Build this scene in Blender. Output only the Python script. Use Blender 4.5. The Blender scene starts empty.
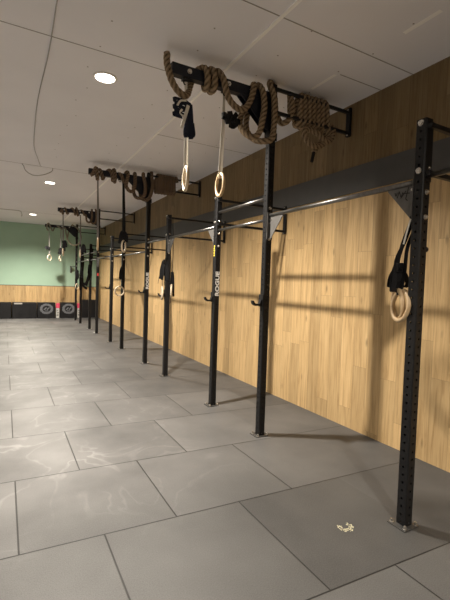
import bpy, bmesh, math, random
from mathutils import Vector, Matrix
random.seed(7)
col = bpy.context.scene.collection
PI = math.pi

# ------------------------------------------------------------------ measured layout
CAM_H = 1.6202
F_PX, PITCH, ROLL, YAW = 398.62, -0.0417, 0.0329, 0.5066
XR, XW = 2.4287, 3.489            # line of the uprights, right wall
ZC = 3.728                        # ceiling
POST_Y = [1.728, 3.506, 4.639, 6.417, 7.55, 9.328, 10.461, 12.239, 13.372, 15.15, 16.283]
TALL = {1, 4, 7, 10}
YB, YF, XL = 17.7, -4.0, -5.0     # back wall, wall behind camera, left wall
ZS, ZT = 2.743, 3.695             # short and tall upright heights
PW = 0.076                        # square tube

# ------------------------------------------------------------------ materials
def new_mat(name):
    m = bpy.data.materials.new(name); m.use_nodes = True
    nt = m.node_tree
    return m, nt, nt.nodes['Principled BSDF']

def noisy(name, c1, c2, scale=20.0, rough=0.5, metal=0.0, bump=0.1, rvar=0.1, spec=0.5, stretch=(1, 1, 1)):
    m, nt, b = new_mat(name)
    tc = nt.nodes.new('ShaderNodeTexCoord'); mp = nt.nodes.new('ShaderNodeMapping')
    mp.inputs['Scale'].default_value = stretch
    n = nt.nodes.new('ShaderNodeTexNoise'); n.inputs['Scale'].default_value = scale; n.inputs['Detail'].default_value = 5
    nt.links.new(tc.outputs['Object'], mp.inputs['Vector']); nt.links.new(mp.outputs['Vector'], n.inputs['Vector'])
    r = nt.nodes.new('ShaderNodeValToRGB')
    r.color_ramp.elements[0].position = 0.3; r.color_ramp.elements[1].position = 0.7
    r.color_ramp.elements[0].color = (*c1, 1); r.color_ramp.elements[1].color = (*c2, 1)
    nt.links.new(n.outputs['Fac'], r.inputs['Fac']); nt.links.new(r.outputs['Color'], b.inputs['Base Color'])
    mr = nt.nodes.new('ShaderNodeMapRange'); mr.inputs['To Min'].default_value = max(0.02, rough - rvar); mr.inputs['To Max'].default_value = rough + rvar
    nt.links.new(n.outputs['Fac'], mr.inputs['Value']); nt.links.new(mr.outputs['Result'], b.inputs['Roughness'])
    b.inputs['Metallic'].default_value = metal
    b.inputs['Specular IOR Level'].default_value = spec
    if bump:
        bp = nt.nodes.new('ShaderNodeBump'); bp.inputs['Strength'].default_value = bump; bp.inputs['Distance'].default_value = 0.002
        nt.links.new(n.outputs['Fac'], bp.inputs['Height']); nt.links.new(bp.outputs['Normal'], b.inputs['Normal'])
    return m

def mat_wood_wall(name, axis, tint=1.0):
    """tall oak-look boards: 'axis' is the horizontal world axis of the wall"""
    m, nt, b = new_mat(name); N = nt.nodes; L = nt.links
    tc = N.new('ShaderNodeTexCoord'); sp = N.new('ShaderNodeSeparateXYZ'); L.new(tc.outputs['Object'], sp.inputs[0])
    cb = N.new('ShaderNodeCombineXYZ'); L.new(sp.outputs['Z'], cb.inputs['X']); L.new(sp.outputs[axis], cb.inputs['Y'])
    # per-row random shift of the board ends
    row = N.new('ShaderNodeMath'); row.operation = 'DIVIDE'; L.new(sp.outputs[axis], row.inputs[0]); row.inputs[1].default_value = 0.19
    fl = N.new('ShaderNodeMath'); fl.operation = 'FLOOR'; L.new(row.outputs[0], fl.inputs[0])
    wn = N.new('ShaderNodeTexWhiteNoise'); wn.noise_dimensions = '1D'; L.new(fl.outputs[0], wn.inputs['W'])
    sh = N.new('ShaderNodeMath'); sh.operation = 'MULTIPLY_ADD'; L.new(wn.outputs['Value'], sh.inputs[0]); sh.inputs[1].default_value = 1.29
    L.new(sp.outputs['Z'], sh.inputs[2])
    cb2 = N.new('ShaderNodeCombineXYZ'); L.new(sh.outputs[0], cb2.inputs['X']); L.new(sp.outputs[axis], cb2.inputs['Y'])
    br = N.new('ShaderNodeTexBrick'); L.new(cb2.outputs[0], br.inputs['Vector'])
    br.offset = 0.0
    br.inputs['Scale'].default_value = 1.0; br.inputs['Brick Width'].default_value = 1.29; br.inputs['Row Height'].default_value = 0.19
    br.inputs['Mortar Size'].default_value = 0.0012; br.inputs['Mortar Smooth'].default_value = 0.2
    br.inputs['Color1'].default_value = (0.0, 0.0, 0.0, 1); br.inputs['Color2'].default_value = (1, 1, 1, 1)
    br.inputs['Mortar'].default_value = (0.5, 0.5, 0.5, 1)
    # grain
    mp = N.new('ShaderNodeMapping'); mp.inputs['Scale'].default_value = (1.1, 22, 1); 
    add = N.new('ShaderNodeVectorMath'); add.operation = 'ADD'
    off = N.new('ShaderNodeVectorMath'); off.operation = 'SCALE'; L.new(br.outputs['Color'], off.inputs[0]); off.inputs['Scale'].default_value = 37.0
    L.new(cb.outputs[0], mp.inputs['Vector']); L.new(mp.outputs[0], add.inputs[0]); L.new(off.outputs[0], add.inputs[1])
    gn = N.new('ShaderNodeTexNoise'); gn.inputs['Scale'].default_value = 1.6; gn.inputs['Detail'].default_value = 7; gn.inputs['Roughness'].default_value = 0.62
    gn.inputs['Distortion'].default_value = 0.6
    L.new(add.outputs[0], gn.inputs['Vector'])
    r1 = N.new('ShaderNodeValToRGB'); e = r1.color_ramp.elements
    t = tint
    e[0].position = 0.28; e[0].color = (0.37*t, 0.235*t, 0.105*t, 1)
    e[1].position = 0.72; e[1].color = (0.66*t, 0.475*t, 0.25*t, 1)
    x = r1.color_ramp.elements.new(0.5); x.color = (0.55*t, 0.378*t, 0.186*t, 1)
    L.new(gn.outputs['Fac'], r1.inputs['Fac'])
    # board to board tone
    tone = N.new('ShaderNodeMapRange'); L.new(br.outputs['Color'], tone.inputs['Value']); tone.inputs['To Min'].default_value = 0.84; tone.inputs['To Max'].default_value = 1.12
    ml = N.new('ShaderNodeVectorMath'); ml.operation = 'SCALE'; L.new(r1.outputs['Color'], ml.inputs[0]); L.new(tone.outputs[0], ml.inputs['Scale'])
    # knots
    vm = N.new('ShaderNodeMapping'); vm.inputs['Scale'].default_value = (1.3, 4.0, 1); L.new(cb.outputs[0], vm.inputs['Vector'])
    vo = N.new('ShaderNodeTexVoronoi'); vo.inputs['Scale'].default_value = 1.6; L.new(vm.outputs[0], vo.inputs['Vector'])
    kr = N.new('ShaderNodeMapRange'); kr.inputs['From Min'].default_value = 0.03; kr.inputs['From Max'].default_value = 0.13
    kr.inputs['To Min'].default_value = 0.55; kr.inputs['To Max'].default_value = 1.0; L.new(vo.outputs['Distance'], kr.inputs['Value'])
    m2 = N.new('ShaderNodeVectorMath'); m2.operation = 'SCALE'; L.new(ml.outputs[0], m2.inputs[0]); L.new(kr.outputs[0], m2.inputs['Scale'])
    # seams
    sm = N.new('ShaderNodeMapRange'); L.new(br.outputs['Fac'], sm.inputs['Value']); sm.inputs['To Min'].default_value = 1.0; sm.inputs['To Max'].default_value = 0.5
    m3 = N.new('ShaderNodeVectorMath'); m3.operation = 'SCALE'; L.new(m2.outputs[0], m3.inputs[0]); L.new(sm.outputs[0], m3.inputs['Scale'])
    L.new(m3.outputs[0], b.inputs['Base Color'])
    b.inputs['Roughness'].default_value = 0.52; b.inputs['Specular IOR Level'].default_value = 0.3
    bp = N.new('ShaderNodeBump'); bp.inputs['Strength'].default_value = 0.12; bp.inputs['Distance'].default_value = 0.002
    L.new(gn.outputs['Fac'], bp.inputs['Height']); L.new(bp.outputs['Normal'], b.inputs['Normal'])
    return m

def mat_floor():
    m, nt, b = new_mat('rubber_tiles'); N = nt.nodes; L = nt.links
    tc = N.new('ShaderNodeTexCoord'); mp = N.new('ShaderNodeMapping')
    sx = N.new('ShaderNodeSeparateXYZ'); L.new(tc.outputs['Object'], sx.inputs[0])
    sk = N.new('ShaderNodeMath'); sk.operation = 'MULTIPLY_ADD'; L.new(sx.outputs['X'], sk.inputs[0]); sk.inputs[1].default_value = 0.045; L.new(sx.outputs['Y'], sk.inputs[2])
    skc = N.new('ShaderNodeCombineXYZ'); L.new(sx.outputs['X'], skc.inputs['X']); L.new(sk.outputs[0], skc.inputs['Y'])
    mp.inputs['Location'].default_value = (-0.088 + 0.968*20, -1.575 + 0.96*20, 0); L.new(skc.outputs[0], mp.inputs['Vector'])
    br = N.new('ShaderNodeTexBrick'); L.new(mp.outputs[0], br.inputs['Vector']); br.offset = 0.5
    br.inputs['Scale'].default_value = 1.0; br.inputs['Brick Width'].default_value = 0.968; br.inputs['Row Height'].default_value = 0.96
    br.inputs['Mortar Size'].default_value = 0.006; br.inputs['Mortar Smooth'].default_value = 0.4
    br.inputs['Color1'].default_value = (0, 0, 0, 1); br.inputs['Color2'].default_value = (1, 1, 1, 1); br.inputs['Mortar'].default_value = (0.5, 0.5, 0.5, 1)
    # beside the wall the mats are long strips: only the cross joints show
    br2 = N.new('ShaderNodeTexBrick'); L.new(mp.outputs[0], br2.inputs['Vector']); br2.offset = 0.0
    br2.inputs['Scale'].default_value = 1.0; br2.inputs['Brick Width'].default_value = 400; br2.inputs['Row Height'].default_value = 0.96
    br2.inputs['Mortar Size'].default_value = 0.005; br2.inputs['Mortar Smooth'].default_value = 0.4
    gt = N.new('ShaderNodeMath'); gt.operation = 'GREATER_THAN'; L.new(sx.outputs['X'], gt.inputs[0]); gt.inputs[1].default_value = 2.3
    jf = N.new('ShaderNodeMix'); jf.data_type = 'FLOAT'; L.new(gt.outputs[0], jf.inputs[0]); L.new(br.outputs['Fac'], jf.inputs[2]); L.new(br2.outputs['Fac'], jf.inputs[3])
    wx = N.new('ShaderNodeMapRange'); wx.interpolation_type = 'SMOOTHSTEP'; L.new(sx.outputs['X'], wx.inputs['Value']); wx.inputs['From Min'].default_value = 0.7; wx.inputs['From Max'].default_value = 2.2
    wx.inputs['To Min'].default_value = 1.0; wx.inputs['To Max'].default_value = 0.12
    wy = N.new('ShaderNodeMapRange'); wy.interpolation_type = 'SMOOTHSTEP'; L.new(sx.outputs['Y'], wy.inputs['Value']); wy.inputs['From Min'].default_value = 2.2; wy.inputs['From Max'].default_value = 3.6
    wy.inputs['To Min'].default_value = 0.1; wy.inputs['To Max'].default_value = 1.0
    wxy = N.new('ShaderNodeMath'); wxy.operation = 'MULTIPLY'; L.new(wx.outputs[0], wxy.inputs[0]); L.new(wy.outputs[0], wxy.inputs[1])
    n1 = N.new('ShaderNodeTexNoise'); n1.inputs['Scale'].default_value = 1.5; n1.inputs['Detail'].default_value = 6; L.new(tc.outputs['Object'], n1.inputs['Vector'])
    n2 = N.new('ShaderNodeTexNoise'); n2.inputs['Scale'].default_value = 140; n2.inputs['Detail'].default_value = 2; L.new(tc.outputs['Object'], n2.inputs['Vector'])
    # scuffs: thin curved chalky tracks
    n3 = N.new('ShaderNodeTexNoise'); n3.inputs['Scale'].default_value = 1.5; n3.inputs['Detail'].default_value = 3; n3.inputs['Distortion'].default_value = 0.8
    L.new(tc.outputs['Object'], n3.inputs['Vector'])
    ab = N.new('ShaderNodeMath'); ab.operation = 'SUBTRACT'; L.new(n3.outputs['Fac'], ab.inputs[0]); ab.inputs[1].default_value = 0.5
    ab2 = N.new('ShaderNodeMath'); ab2.operation = 'ABSOLUTE'; L.new(ab.outputs[0], ab2.inputs[0])
    sc = N.new('ShaderNodeMapRange'); L.new(ab2.outputs[0], sc.inputs['Value']); sc.inputs['From Min'].default_value = 0.0; sc.inputs['From Max'].default_value = 0.022
    sc.inputs['To Min'].default_value = 1; sc.inputs['To Max'].default_value = 0
    msk = N.new('ShaderNodeMapRange'); L.new(n1.outputs['Fac'], msk.inputs['Value']); msk.inputs['From Min'].default_value = 0.42; msk.inputs['From Max'].default_value = 0.62
    scm = N.new('ShaderNodeMath'); scm.operation = 'MULTIPLY'; L.new(sc.outputs[0], scm.inputs[0]); L.new(msk.outputs[0], scm.inputs[1])
    # base value
    v = N.new('ShaderNodeMapRange'); L.new(n1.outputs['Fac'], v.inputs['Value']); v.inputs['From Min'].default_value = 0.3; v.inputs['From Max'].default_value = 0.7
    v.inputs['To Min'].default_value = 0.060; v.inputs['To Max'].default_value = 0.088
    t = N.new('ShaderNodeMath'); t.operation = 'MULTIPLY_ADD'; L.new(br.outputs['Color'], t.inputs[0]); t.inputs[1].default_value = 0.032; L.new(v.outputs[0], t.inputs[2])
    g = N.new('ShaderNodeMath'); g.operation = 'MULTIPLY_ADD'; L.new(n2.outputs['Fac'], g.inputs[0]); g.inputs[1].default_value = 0.07; L.new(t.outputs[0], g.inputs[2])
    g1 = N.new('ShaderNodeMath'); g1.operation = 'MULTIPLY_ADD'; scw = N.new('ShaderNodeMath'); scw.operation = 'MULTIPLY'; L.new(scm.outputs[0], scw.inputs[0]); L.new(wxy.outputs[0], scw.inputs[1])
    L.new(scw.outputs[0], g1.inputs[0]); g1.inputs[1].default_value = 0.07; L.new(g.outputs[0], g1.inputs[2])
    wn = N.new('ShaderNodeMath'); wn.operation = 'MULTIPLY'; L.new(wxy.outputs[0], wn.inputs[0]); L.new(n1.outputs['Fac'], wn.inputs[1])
    gw = N.new('ShaderNodeMath'); gw.operation = 'MULTIPLY_ADD'; L.new(wn.outputs[0], gw.inputs[0]); gw.inputs[1].default_value = 0.10; L.new(g1.outputs[0], gw.inputs[2])  # chalk-worn lane at left, with the floor glare there painted into the colour
    g2 = N.new('ShaderNodeMath'); g2.operation = 'SUBTRACT'; L.new(gw.outputs[0], g2.inputs[0]); g2.inputs[1].default_value = 0.042
    jm = N.new('ShaderNodeMapRange'); L.new(jf.outputs[0], jm.inputs['Value']); jm.inputs['To Min'].default_value = 1; jm.inputs['To Max'].default_value = 0.18
    g3 = N.new('ShaderNodeMath'); g3.operation = 'MULTIPLY'; L.new(g2.outputs[0], g3.inputs[0]); L.new(jm.outputs[0], g3.inputs[1])
    cc = N.new('ShaderNodeVectorMath'); cc.operation = 'SCALE'; cc.inputs[0].default_value = (1.0, 0.99, 0.985); L.new(g3.outputs[0], cc.inputs['Scale'])
    L.new(cc.outputs[0], b.inputs['Base Color'])
    ro = N.new('ShaderNodeMapRange'); L.new(n1.outputs['Fac'], ro.inputs['Value']); ro.inputs['To Min'].default_value = 0.62; ro.inputs['To Max'].default_value = 0.42
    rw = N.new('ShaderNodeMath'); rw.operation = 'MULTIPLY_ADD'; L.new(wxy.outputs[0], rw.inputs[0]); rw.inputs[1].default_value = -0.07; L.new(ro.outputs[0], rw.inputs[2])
    L.new(rw.outputs[0], b.inputs['Roughness']); b.inputs['Specular IOR Level'].default_value = 0.32
    hs = N.new('ShaderNodeMath'); hs.operation = 'MULTIPLY_ADD'; L.new(n2.outputs['Fac'], hs.inputs[0]); hs.inputs[1].default_value = 0.3
    inv = N.new('ShaderNodeMath'); inv.operation = 'SUBTRACT'; inv.inputs[0].default_value = 1; L.new(jf.outputs[0], inv.inputs[1]); L.new(inv.outputs[0], hs.inputs[2])
    bp = N.new('ShaderNodeBump'); bp.inputs['Strength'].default_value = 0.5; bp.inputs['Distance'].default_value = 0.004
    L.new(hs.outputs[0], bp.inputs['Height']); L.new(bp.outputs['Normal'], b.inputs['Normal'])
    return m

def mat_emit(name, c, s):
    m, nt, b = new_mat(name)
    b.inputs['Base Color'].default_value = (*c, 1); b.inputs['Emission Color'].default_value = (*c, 1); b.inputs['Emission Strength'].default_value = s
    return m

M = {}
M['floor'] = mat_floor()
M['wood'] = mat_wood_wall('oak_boards_right', 'Y')
M['wood_dark'] = mat_wood_wall('oak_boards_right_dark', 'Y', 0.36)  # the oak board shader again, tinted darker for above the band
M['wood_back'] = mat_wood_wall('oak_boards_back', 'X')
M['ceil'] = noisy('ceiling_board', (0.77, 0.765, 0.80), (0.81, 0.805, 0.84), 1.2, 0.9, 0, 0.05)
M['ceil_line'] = noisy('ceiling_joint', (0.26, 0.24, 0.23), (0.34, 0.32, 0.31), 30, 0.9)
M['ceil_white'] = noisy('ceiling_filler', (0.93, 0.92, 0.91), (0.96, 0.95, 0.94), 30, 0.85)
M['green'] = noisy('sage_green_paint', (0.355, 0.52, 0.395), (0.39, 0.56, 0.43), 1.5, 0.8, 0, 0.03)
M['offwhite'] = noisy('warm_white_paint', (0.62, 0.57, 0.50), (0.68, 0.63, 0.56), 1.5, 0.8, 0, 0.03)
M['band'] = noisy('charcoal_board', (0.062, 0.062, 0.062), (0.08, 0.08, 0.08), 6, 0.6, 0, 0.05)
M['black'] = noisy('black_powder_coat', (0.007, 0.007, 0.008), (0.012, 0.012, 0.013), 60, 0.45, 0.0, 0.05, spec=0.3)
M['navy'] = noisy('black_powder_coat_beam', (0.008, 0.010, 0.017), (0.013, 0.015, 0.024), 60, 0.45, 0.0, 0.05, spec=0.3)
M['gusset'] = noisy('satin_gusset_steel', (0.095, 0.092, 0.088), (0.13, 0.125, 0.12), 20, 0.5, 0.1, 0.05)
M['bar'] = noisy('brushed_bar_steel', (0.17, 0.165, 0.16), (0.25, 0.245, 0.24), 40, 0.36, 1.0, 0.05)
M['chrome'] = noisy('zinc_bolt', (0.62, 0.60, 0.57), (0.75, 0.73, 0.70), 30, 0.28, 1.0, 0.0)
M['plate'] = noisy('steel_base_plate', (0.05, 0.05, 0.05), (0.10, 0.097, 0.094), 25, 0.45, 0.4, 0.05)
M['strap_b'] = noisy('black_webbing', (0.010, 0.010, 0.011), (0.022, 0.022, 0.024), 220, 0.8, 0, 0.3, spec=0.12)
M['strap_w'] = noisy('pale_webbing', (0.66, 0.63, 0.56), (0.78, 0.75, 0.68), 220, 0.8, 0, 0.3)
M['strap_g'] = noisy('grey_webbing', (0.16, 0.15, 0.14), (0.24, 0.225, 0.21), 220, 0.8, 0, 0.3)
M['strap_n'] = noisy('dark_blue_webbing', (0.013, 0.016, 0.03), (0.025, 0.03, 0.05), 220, 0.8, 0, 0.3, spec=0.12)
M['ringwood'] = noisy('birch_ring', (0.50, 0.35, 0.19), (0.62, 0.46, 0.28), 18, 0.45, 0, 0.05)
M['ringpale'] = noisy('pale_birch_ring', (0.60, 0.50, 0.36), (0.70, 0.60, 0.46), 18, 0.45, 0, 0.05)
M['white'] = noisy('white_lettering', (0.72, 0.72, 0.70), (0.8, 0.8, 0.78), 30, 0.6, 0, 0)
M['yellow'] = noisy('yellow_decal', (0.70, 0.52, 0.05), (0.8, 0.62, 0.08), 30, 0.6, 0, 0)
M['red'] = noisy('red_decal', (0.45, 0.03, 0.03), (0.55, 0.05, 0.04), 30, 0.6, 0, 0)
M['pink'] = noisy('pink_plastic', (0.62, 0.05, 0.12), (0.7, 0.08, 0.16), 30, 0.5, 0, 0)
M['palegrey'] = noisy('pale_grey_plastic', (0.42, 0.42, 0.40), (0.55, 0.55, 0.52), 8, 0.6, 0, 0)
M['foam'] = noisy('black_vinyl', (0.006, 0.006, 0.007), (0.011, 0.011, 0.013), 8, 0.6, 0, 0.1, spec=0.3)
M['emblem'] = noisy('grey_print', (0.11, 0.115, 0.13), (0.16, 0.165, 0.18), 30, 0.7, 0, 0)
M['paper'] = noisy('grey_paper', (0.30, 0.29, 0.27), (0.38, 0.37, 0.35), 30, 0.8, 0, 0)
M['chalk'] = noisy('cream_floor_paint', (0.50, 0.47, 0.30), (0.62, 0.58, 0.42), 60, 0.8, 0, 0)
M['cable'] = noisy('grey_cable', (0.40, 0.385, 0.375), (0.46, 0.445, 0.43), 40, 0.6, 0, 0)
M['lamp'] = mat_emit('lamp_diffuser', (1.0, 0.93, 0.80), 14.0)
M['rim'] = noisy('white_lamp_rim', (0.75, 0.73, 0.70), (0.8, 0.78, 0.75), 30, 0.5, 0, 0)

def mat_rope(name, c1, c2):
    m, nt, b = new_mat(name); N = nt.nodes; L = nt.links
    at = N.new('ShaderNodeAttribute'); at.attribute_name = 'strand'
    n = N.new('ShaderNodeTexNoise'); n.inputs['Scale'].default_value = 60; n.inputs['Detail'].default_value = 4
    tc = N.new('ShaderNodeTexCoord'); L.new(tc.outputs['Object'], n.inputs['Vector'])
    mx = N.new('ShaderNodeMath'); mx.operation = 'MULTIPLY_ADD'; L.new(n.outputs['Fac'], mx.inputs[0]); mx.inputs[1].default_value = 0.5
    L.new(at.outputs['Fac'], mx.inputs[2])
    r = N.new('ShaderNodeValToRGB'); r.color_ramp.elements[0].position = 0.35; r.color_ramp.elements[1].position = 1.1
    r.color_ramp.elements[0].color = (*c1, 1); r.color_ramp.elements[1].color = (*c2, 1)
    L.new(mx.outputs[0], r.inputs['Fac']); L.new(r.outputs['Color'], b.inputs['Base Color'])
    b.inputs['Roughness'].default_value = 0.9; b.inputs['Specular IOR Level'].default_value = 0.2
    bp = N.new('ShaderNodeBump'); bp.inputs['Strength'].default_value = 0.4; bp.inputs['Distance'].default_value = 0.003
    L.new(n.outputs['Fac'], bp.inputs['Height']); L.new(bp.outputs['Normal'], b.inputs['Normal'])
    return m
M['rope'] = mat_rope('manila_rope', (0.055, 0.038, 0.025), (0.36, 0.265, 0.165))
M['rope_dark'] = mat_rope('aged_rope', (0.055, 0.038, 0.028), (0.22, 0.155, 0.105))
M['rope_grey'] = mat_rope('grey_rope', (0.09, 0.08, 0.06), (0.34, 0.31, 0.24))

# ------------------------------------------------------------------ helpers
def link(name, bm, mat, parent=None, loc=None, smooth=False):
    me = bpy.data.meshes.new(name); bmesh.ops.recalc_face_normals(bm, faces=bm.faces); bm.to_mesh(me); bm.free()
    if smooth:
        for p in me.polygons: p.use_smooth = True
    if mat: me.materials.append(mat)
    o = bpy.data.objects.new(name, me); col.objects.link(o)
    if parent: o.parent = parent
    if loc: o.location = loc
    return o

def tag(o, label, cat, group=None, kind=None):
    if label: o['label'] = label
    if cat: o['category'] = cat
    if group: o['group'] = group
    if kind: o['kind'] = kind
    return o

def thing(name, label, cat, loc=(0, 0, 0), group=None):
    o = bpy.data.objects.new(name, None); o.empty_display_size = 0.05; col.objects.link(o); o.location = loc
    return tag(o, label, cat, group)

def dup(root, loc, label, group=None):
    r = root.copy(); col.objects.link(r); r.location = loc
    r['label'] = label
    if group: r['group'] = group
    for ch in list(root.children):
        c = ch.copy(); col.objects.link(c); c.parent = r
        for g in list(ch.children):
            d = g.copy(); col.objects.link(d); d.parent = c
    return r

def struct(o):
    o['kind'] = 'structure'; return o

def box(bm, x0, x1, y0, y1, z0, z1, bev=0.0):
    r = bmesh.ops.create_cube(bm, size=1.0)
    vs = r['verts']
    for v in vs:
        v.co = Vector((x0 + (v.co.x + .5)*(x1-x0), y0 + (v.co.y + .5)*(y1-y0), z0 + (v.co.z + .5)*(z1-z0)))
    if bev > 0:
        es = list({e for v in vs for e in v.link_edges})
        bmesh.ops.bevel(bm, geom=es, offset=bev, segments=2, affect='EDGES', profile=0.6)

def frame(d):
    d = d.normalized(); a = Vector((0, 0, 1)) if abs(d.z) < 0.9 else Vector((1, 0, 0))
    u = d.cross(a).normalized(); return u, d.cross(u).normalized()

def tube(bm, p, q, r, n=14, caps=True, r2=None):
    p, q = Vector(p), Vector(q); u, v = frame(q-p); r2 = r if r2 is None else r2
    A = [bm.verts.new(p + (u*math.cos(2*PI*i/n) + v*math.sin(2*PI*i/n))*r) for i in range(n)]
    B = [bm.verts.new(q + (u*math.cos(2*PI*i/n) + v*math.sin(2*PI*i/n))*r2) for i in range(n)]
    for i in range(n): bm.faces.new((A[i], A[(i+1) % n], B[(i+1) % n], B[i]))
    if caps: bm.faces.new(A[::-1]); bm.faces.new(B)

def bar_box(bm, p, q, w, h, up=(0, 0, 1)):
    p, q = Vector(p), Vector(q); d = (q-p).normalized(); up = Vector(up); s = d.cross(up).normalized(); up = s.cross(d).normalized()
    V = [bm.verts.new(c + s*a*w/2 + up*b*h/2) for c in (p, q) for a, b in ((-1, -1), (1, -1), (1, 1), (-1, 1))]
    for f in ((0, 1, 2, 3), (7, 6, 5, 4), (0, 4, 5, 1), (1, 5, 6, 2), (2, 6, 7, 3), (3, 7, 4, 0)): bm.faces.new([V[i] for i in f])

def prism(bm, pts, ax, t0, t1):
    """extrude polygon pts (2D) along axis ax between t0 and t1"""
    def mk(p, t):
        if ax == 0: return (t, p[0], p[1])
        if ax == 1: return (p[0], t, p[1])
        return (p[0], p[1], t)
    A = [bm.verts.new(mk(p, t0)) for p in pts]; B = [bm.verts.new(mk(p, t1)) for p in pts]; n = len(pts)
    bm.faces.new(A[::-1]); bm.faces.new(B)
    for i in range(n): bm.faces.new((A[i], A[(i+1) % n], B[(i+1) % n], B[i]))

def bolt(bm, c, d, r=0.016, h=0.014):
    """washer + domed hex head"""
    c, d = Vector(c), Vector(d).normalized()
    tube(bm, c, c + d*0.003, r*1.25, 16)
    tube(bm, c + d*0.003, c + d*h, r*0.95, 6)
    tube(bm, c + d*h, c + d*(h+0.006), r*0.6, 10, True, r*0.3)

def catmull(pts, step):
    P = [Vector(p) for p in pts]; P = [P[0]*2 - P[1]] + P + [P[-1]*2 - P[-2]]
    out = []
    for i in range(1, len(P)-2):
        a, b, c, d = P[i-1:i+3]; n = max(2, int((c-b).length/step))
        for k in range(n):
            t = k/n
            out.append(0.5*((2*b) + (c-a)*t + (2*a-5*b+4*c-d)*t*t + (3*b-a-3*c+d)*t**3))
    out.append(P[-2].copy()); return out

def rope_obj(name, pts, r, mat, parent=None, step=0.016, n=12, lobes=3, pitch=0.15, smooth_path=True):
    path = catmull(pts, step) if smooth_path else [Vector(p) for p in pts]
    bm = bmesh.new(); lay = bm.verts.layers.float.new('strand')
    t = (path[1]-path[0]).normalized(); u, v = frame(t); s = 0; rings = []
    for i, p in enumerate(path):
        tn = (path[min(i+1, len(path)-1)] - path[max(i-1, 0)]).normalized()
        q = t.rotation_difference(tn); u = (q @ u).normalized(); t = tn; v = t.cross(u).normalized()
        if i: s += (p - path[i-1]).length
        ring = []
        for k in range(n):
            a = 2*PI*k/n; lob = abs(math.cos(lobes*0.5*(a - 2*PI*s/pitch/1.0)))
            rr = r*(0.80 + 0.24*lob**0.7)
            vt = bm.verts.new(p + (u*math.cos(a) + v*math.sin(a))*rr); vt[lay] = lob*0.75; ring.append(vt)
        rings.append(ring)
    for a, b in zip(rings, rings[1:]):
        for k in range(n): bm.faces.new((a[k], a[(k+1) % n], b[(k+1) % n], b[k]))
    bm.faces.new(rings[0][::-1]); bm.faces.new(rings[-1])
    return link(name, bm, mat, parent, smooth=True)

def ribbon(bm, pts, w, side, step=0.02, th=0.0022):
    path = catmull(pts, step); side = Vector(side).normalized(); rows = []
    for i, p in enumerate(path):
        t = (path[min(i+1, len(path)-1)] - path[max(i-1, 0)]).normalized()
        s = (side - t*side.dot(t))
        s = s.normalized() if s.length > 1e-4 else frame(t)[0]
        nn = t.cross(s).normalized()
        rows.append([bm.verts.new(p + s*a*w/2 + nn*b*th/2) for a, b in ((-1, -1), (1, -1), (1, 1), (-1, 1))])
    for a, b in zip(rows, rows[1:]):
        for k in range(4): bm.faces.new((a[k], a[(k+1) % 4], b[(k+1) % 4], b[k]))
    bm.faces.new(rows[0][::-1]); bm.faces.new(rows[-1])

def torus(bm, c, R, r, yaw, tilt=0.0, n=40, m=12):
    """ring standing upright; yaw turns its plane about z (0 = plane XZ)"""
    mt = Matrix.Translation(c) @ Matrix.Rotation(yaw, 4, 'Z') @ Matrix.Rotation(tilt, 4, 'X')
    g = [[bm.verts.new(mt @ Vector(((R + r*math.cos(2*PI*j/m))*math.cos(2*PI*i/n), r*math.sin(2*PI*j/m), (R + r*math.cos(2*PI*j/m))*math.sin(2*PI*i/n)))) for j in range(m)] for i in range(n)]
    for i in range(n):
        for j in range(m): bm.faces.new((g[i][j], g[(i+1) % n][j], g[(i+1) % n][(j+1) % m], g[i][(j+1) % m]))

def text_mesh(body, size, thick=0.0008):
    cu = bpy.data.curves.new('lettering', 'FONT'); cu.body = body; cu.size = size; cu.extrude = thick; cu.align_x = 'CENTER'; cu.align_y = 'CENTER'
    cu.offset = size*0.035
    o = bpy.data.objects.new('lettering', cu); col.objects.link(o)
    dg = bpy.context.evaluated_depsgraph_get(); me = bpy.data.meshes.new_from_object(o.evaluated_get(dg))
    bpy.data.objects.remove(o); bpy.data.curves.remove(cu); return me

# ------------------------------------------------------------------ setting
def slab(name, x0, x1, y0, y1, z0, z1, mat, bev=0):
    bm = bmesh.new(); box(bm, x0, x1, y0, y1, z0, z1, bev); return struct(link(name, bm, mat))
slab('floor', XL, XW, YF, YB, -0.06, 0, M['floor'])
slab('ceiling', XL, XW, YF, YB, ZC, ZC+0.08, M['ceil'])
slab('wall_right', XW, XW+0.1, YF, YB, 0, 2.8, M['wood'])
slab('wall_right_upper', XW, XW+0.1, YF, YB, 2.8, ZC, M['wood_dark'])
slab('wall_back', XL, XW, YB, YB+0.1, 0, ZC, M['green'])
slab('wall_left', XL-0.1, XL, YF, YB, 0, ZC, M['offwhite'])
slab('wall_front', XL, XW, YF-0.1, YF, 0, ZC, M['offwhite'])
slab('trim_1', XW-0.018, XW, YF, YB, 2.70, 2.995, M['band'], 0.002)       # charcoal band on the wood wall
slab('trim_2', XL, XW-0.001, YB-0.02, YB, 0, 1.27, M['wood_back'])          # board panel low on the back wall
slab('trim_3', XL, XW-0.001, YB-0.026, YB, 1.27, 1.29, M['band'])
slab('trim_4', 1.870, 1.900, YF, YB, ZC-0.012, ZC, M['ceil_white'])         # pale joint strip along the ceiling
for i, (x0, x1, y) in enumerate([(1.2, XW, 2.64), (2.9, XW, 3.02), (XL, 1.872, 3.90), (XL, 1.872, 8.46), (XL, 1.872, 14.5), (1.9, XW, 8.46), (1.9, XW, 5.6)]):
    slab('trim_%d' % (5+i), x0, x1, y-0.005, y+0.005, ZC-0.002, ZC, M['ceil_line'])
slab('trim_12', 2.845, 2.885, 1.95, 2.27, ZC-0.002, ZC, M['ceil_white'])    # filler streaks
slab('trim_13', 2.845, 2.880, 3.05, 3.40, ZC-0.002, ZC, M['ceil_white'])

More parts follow.
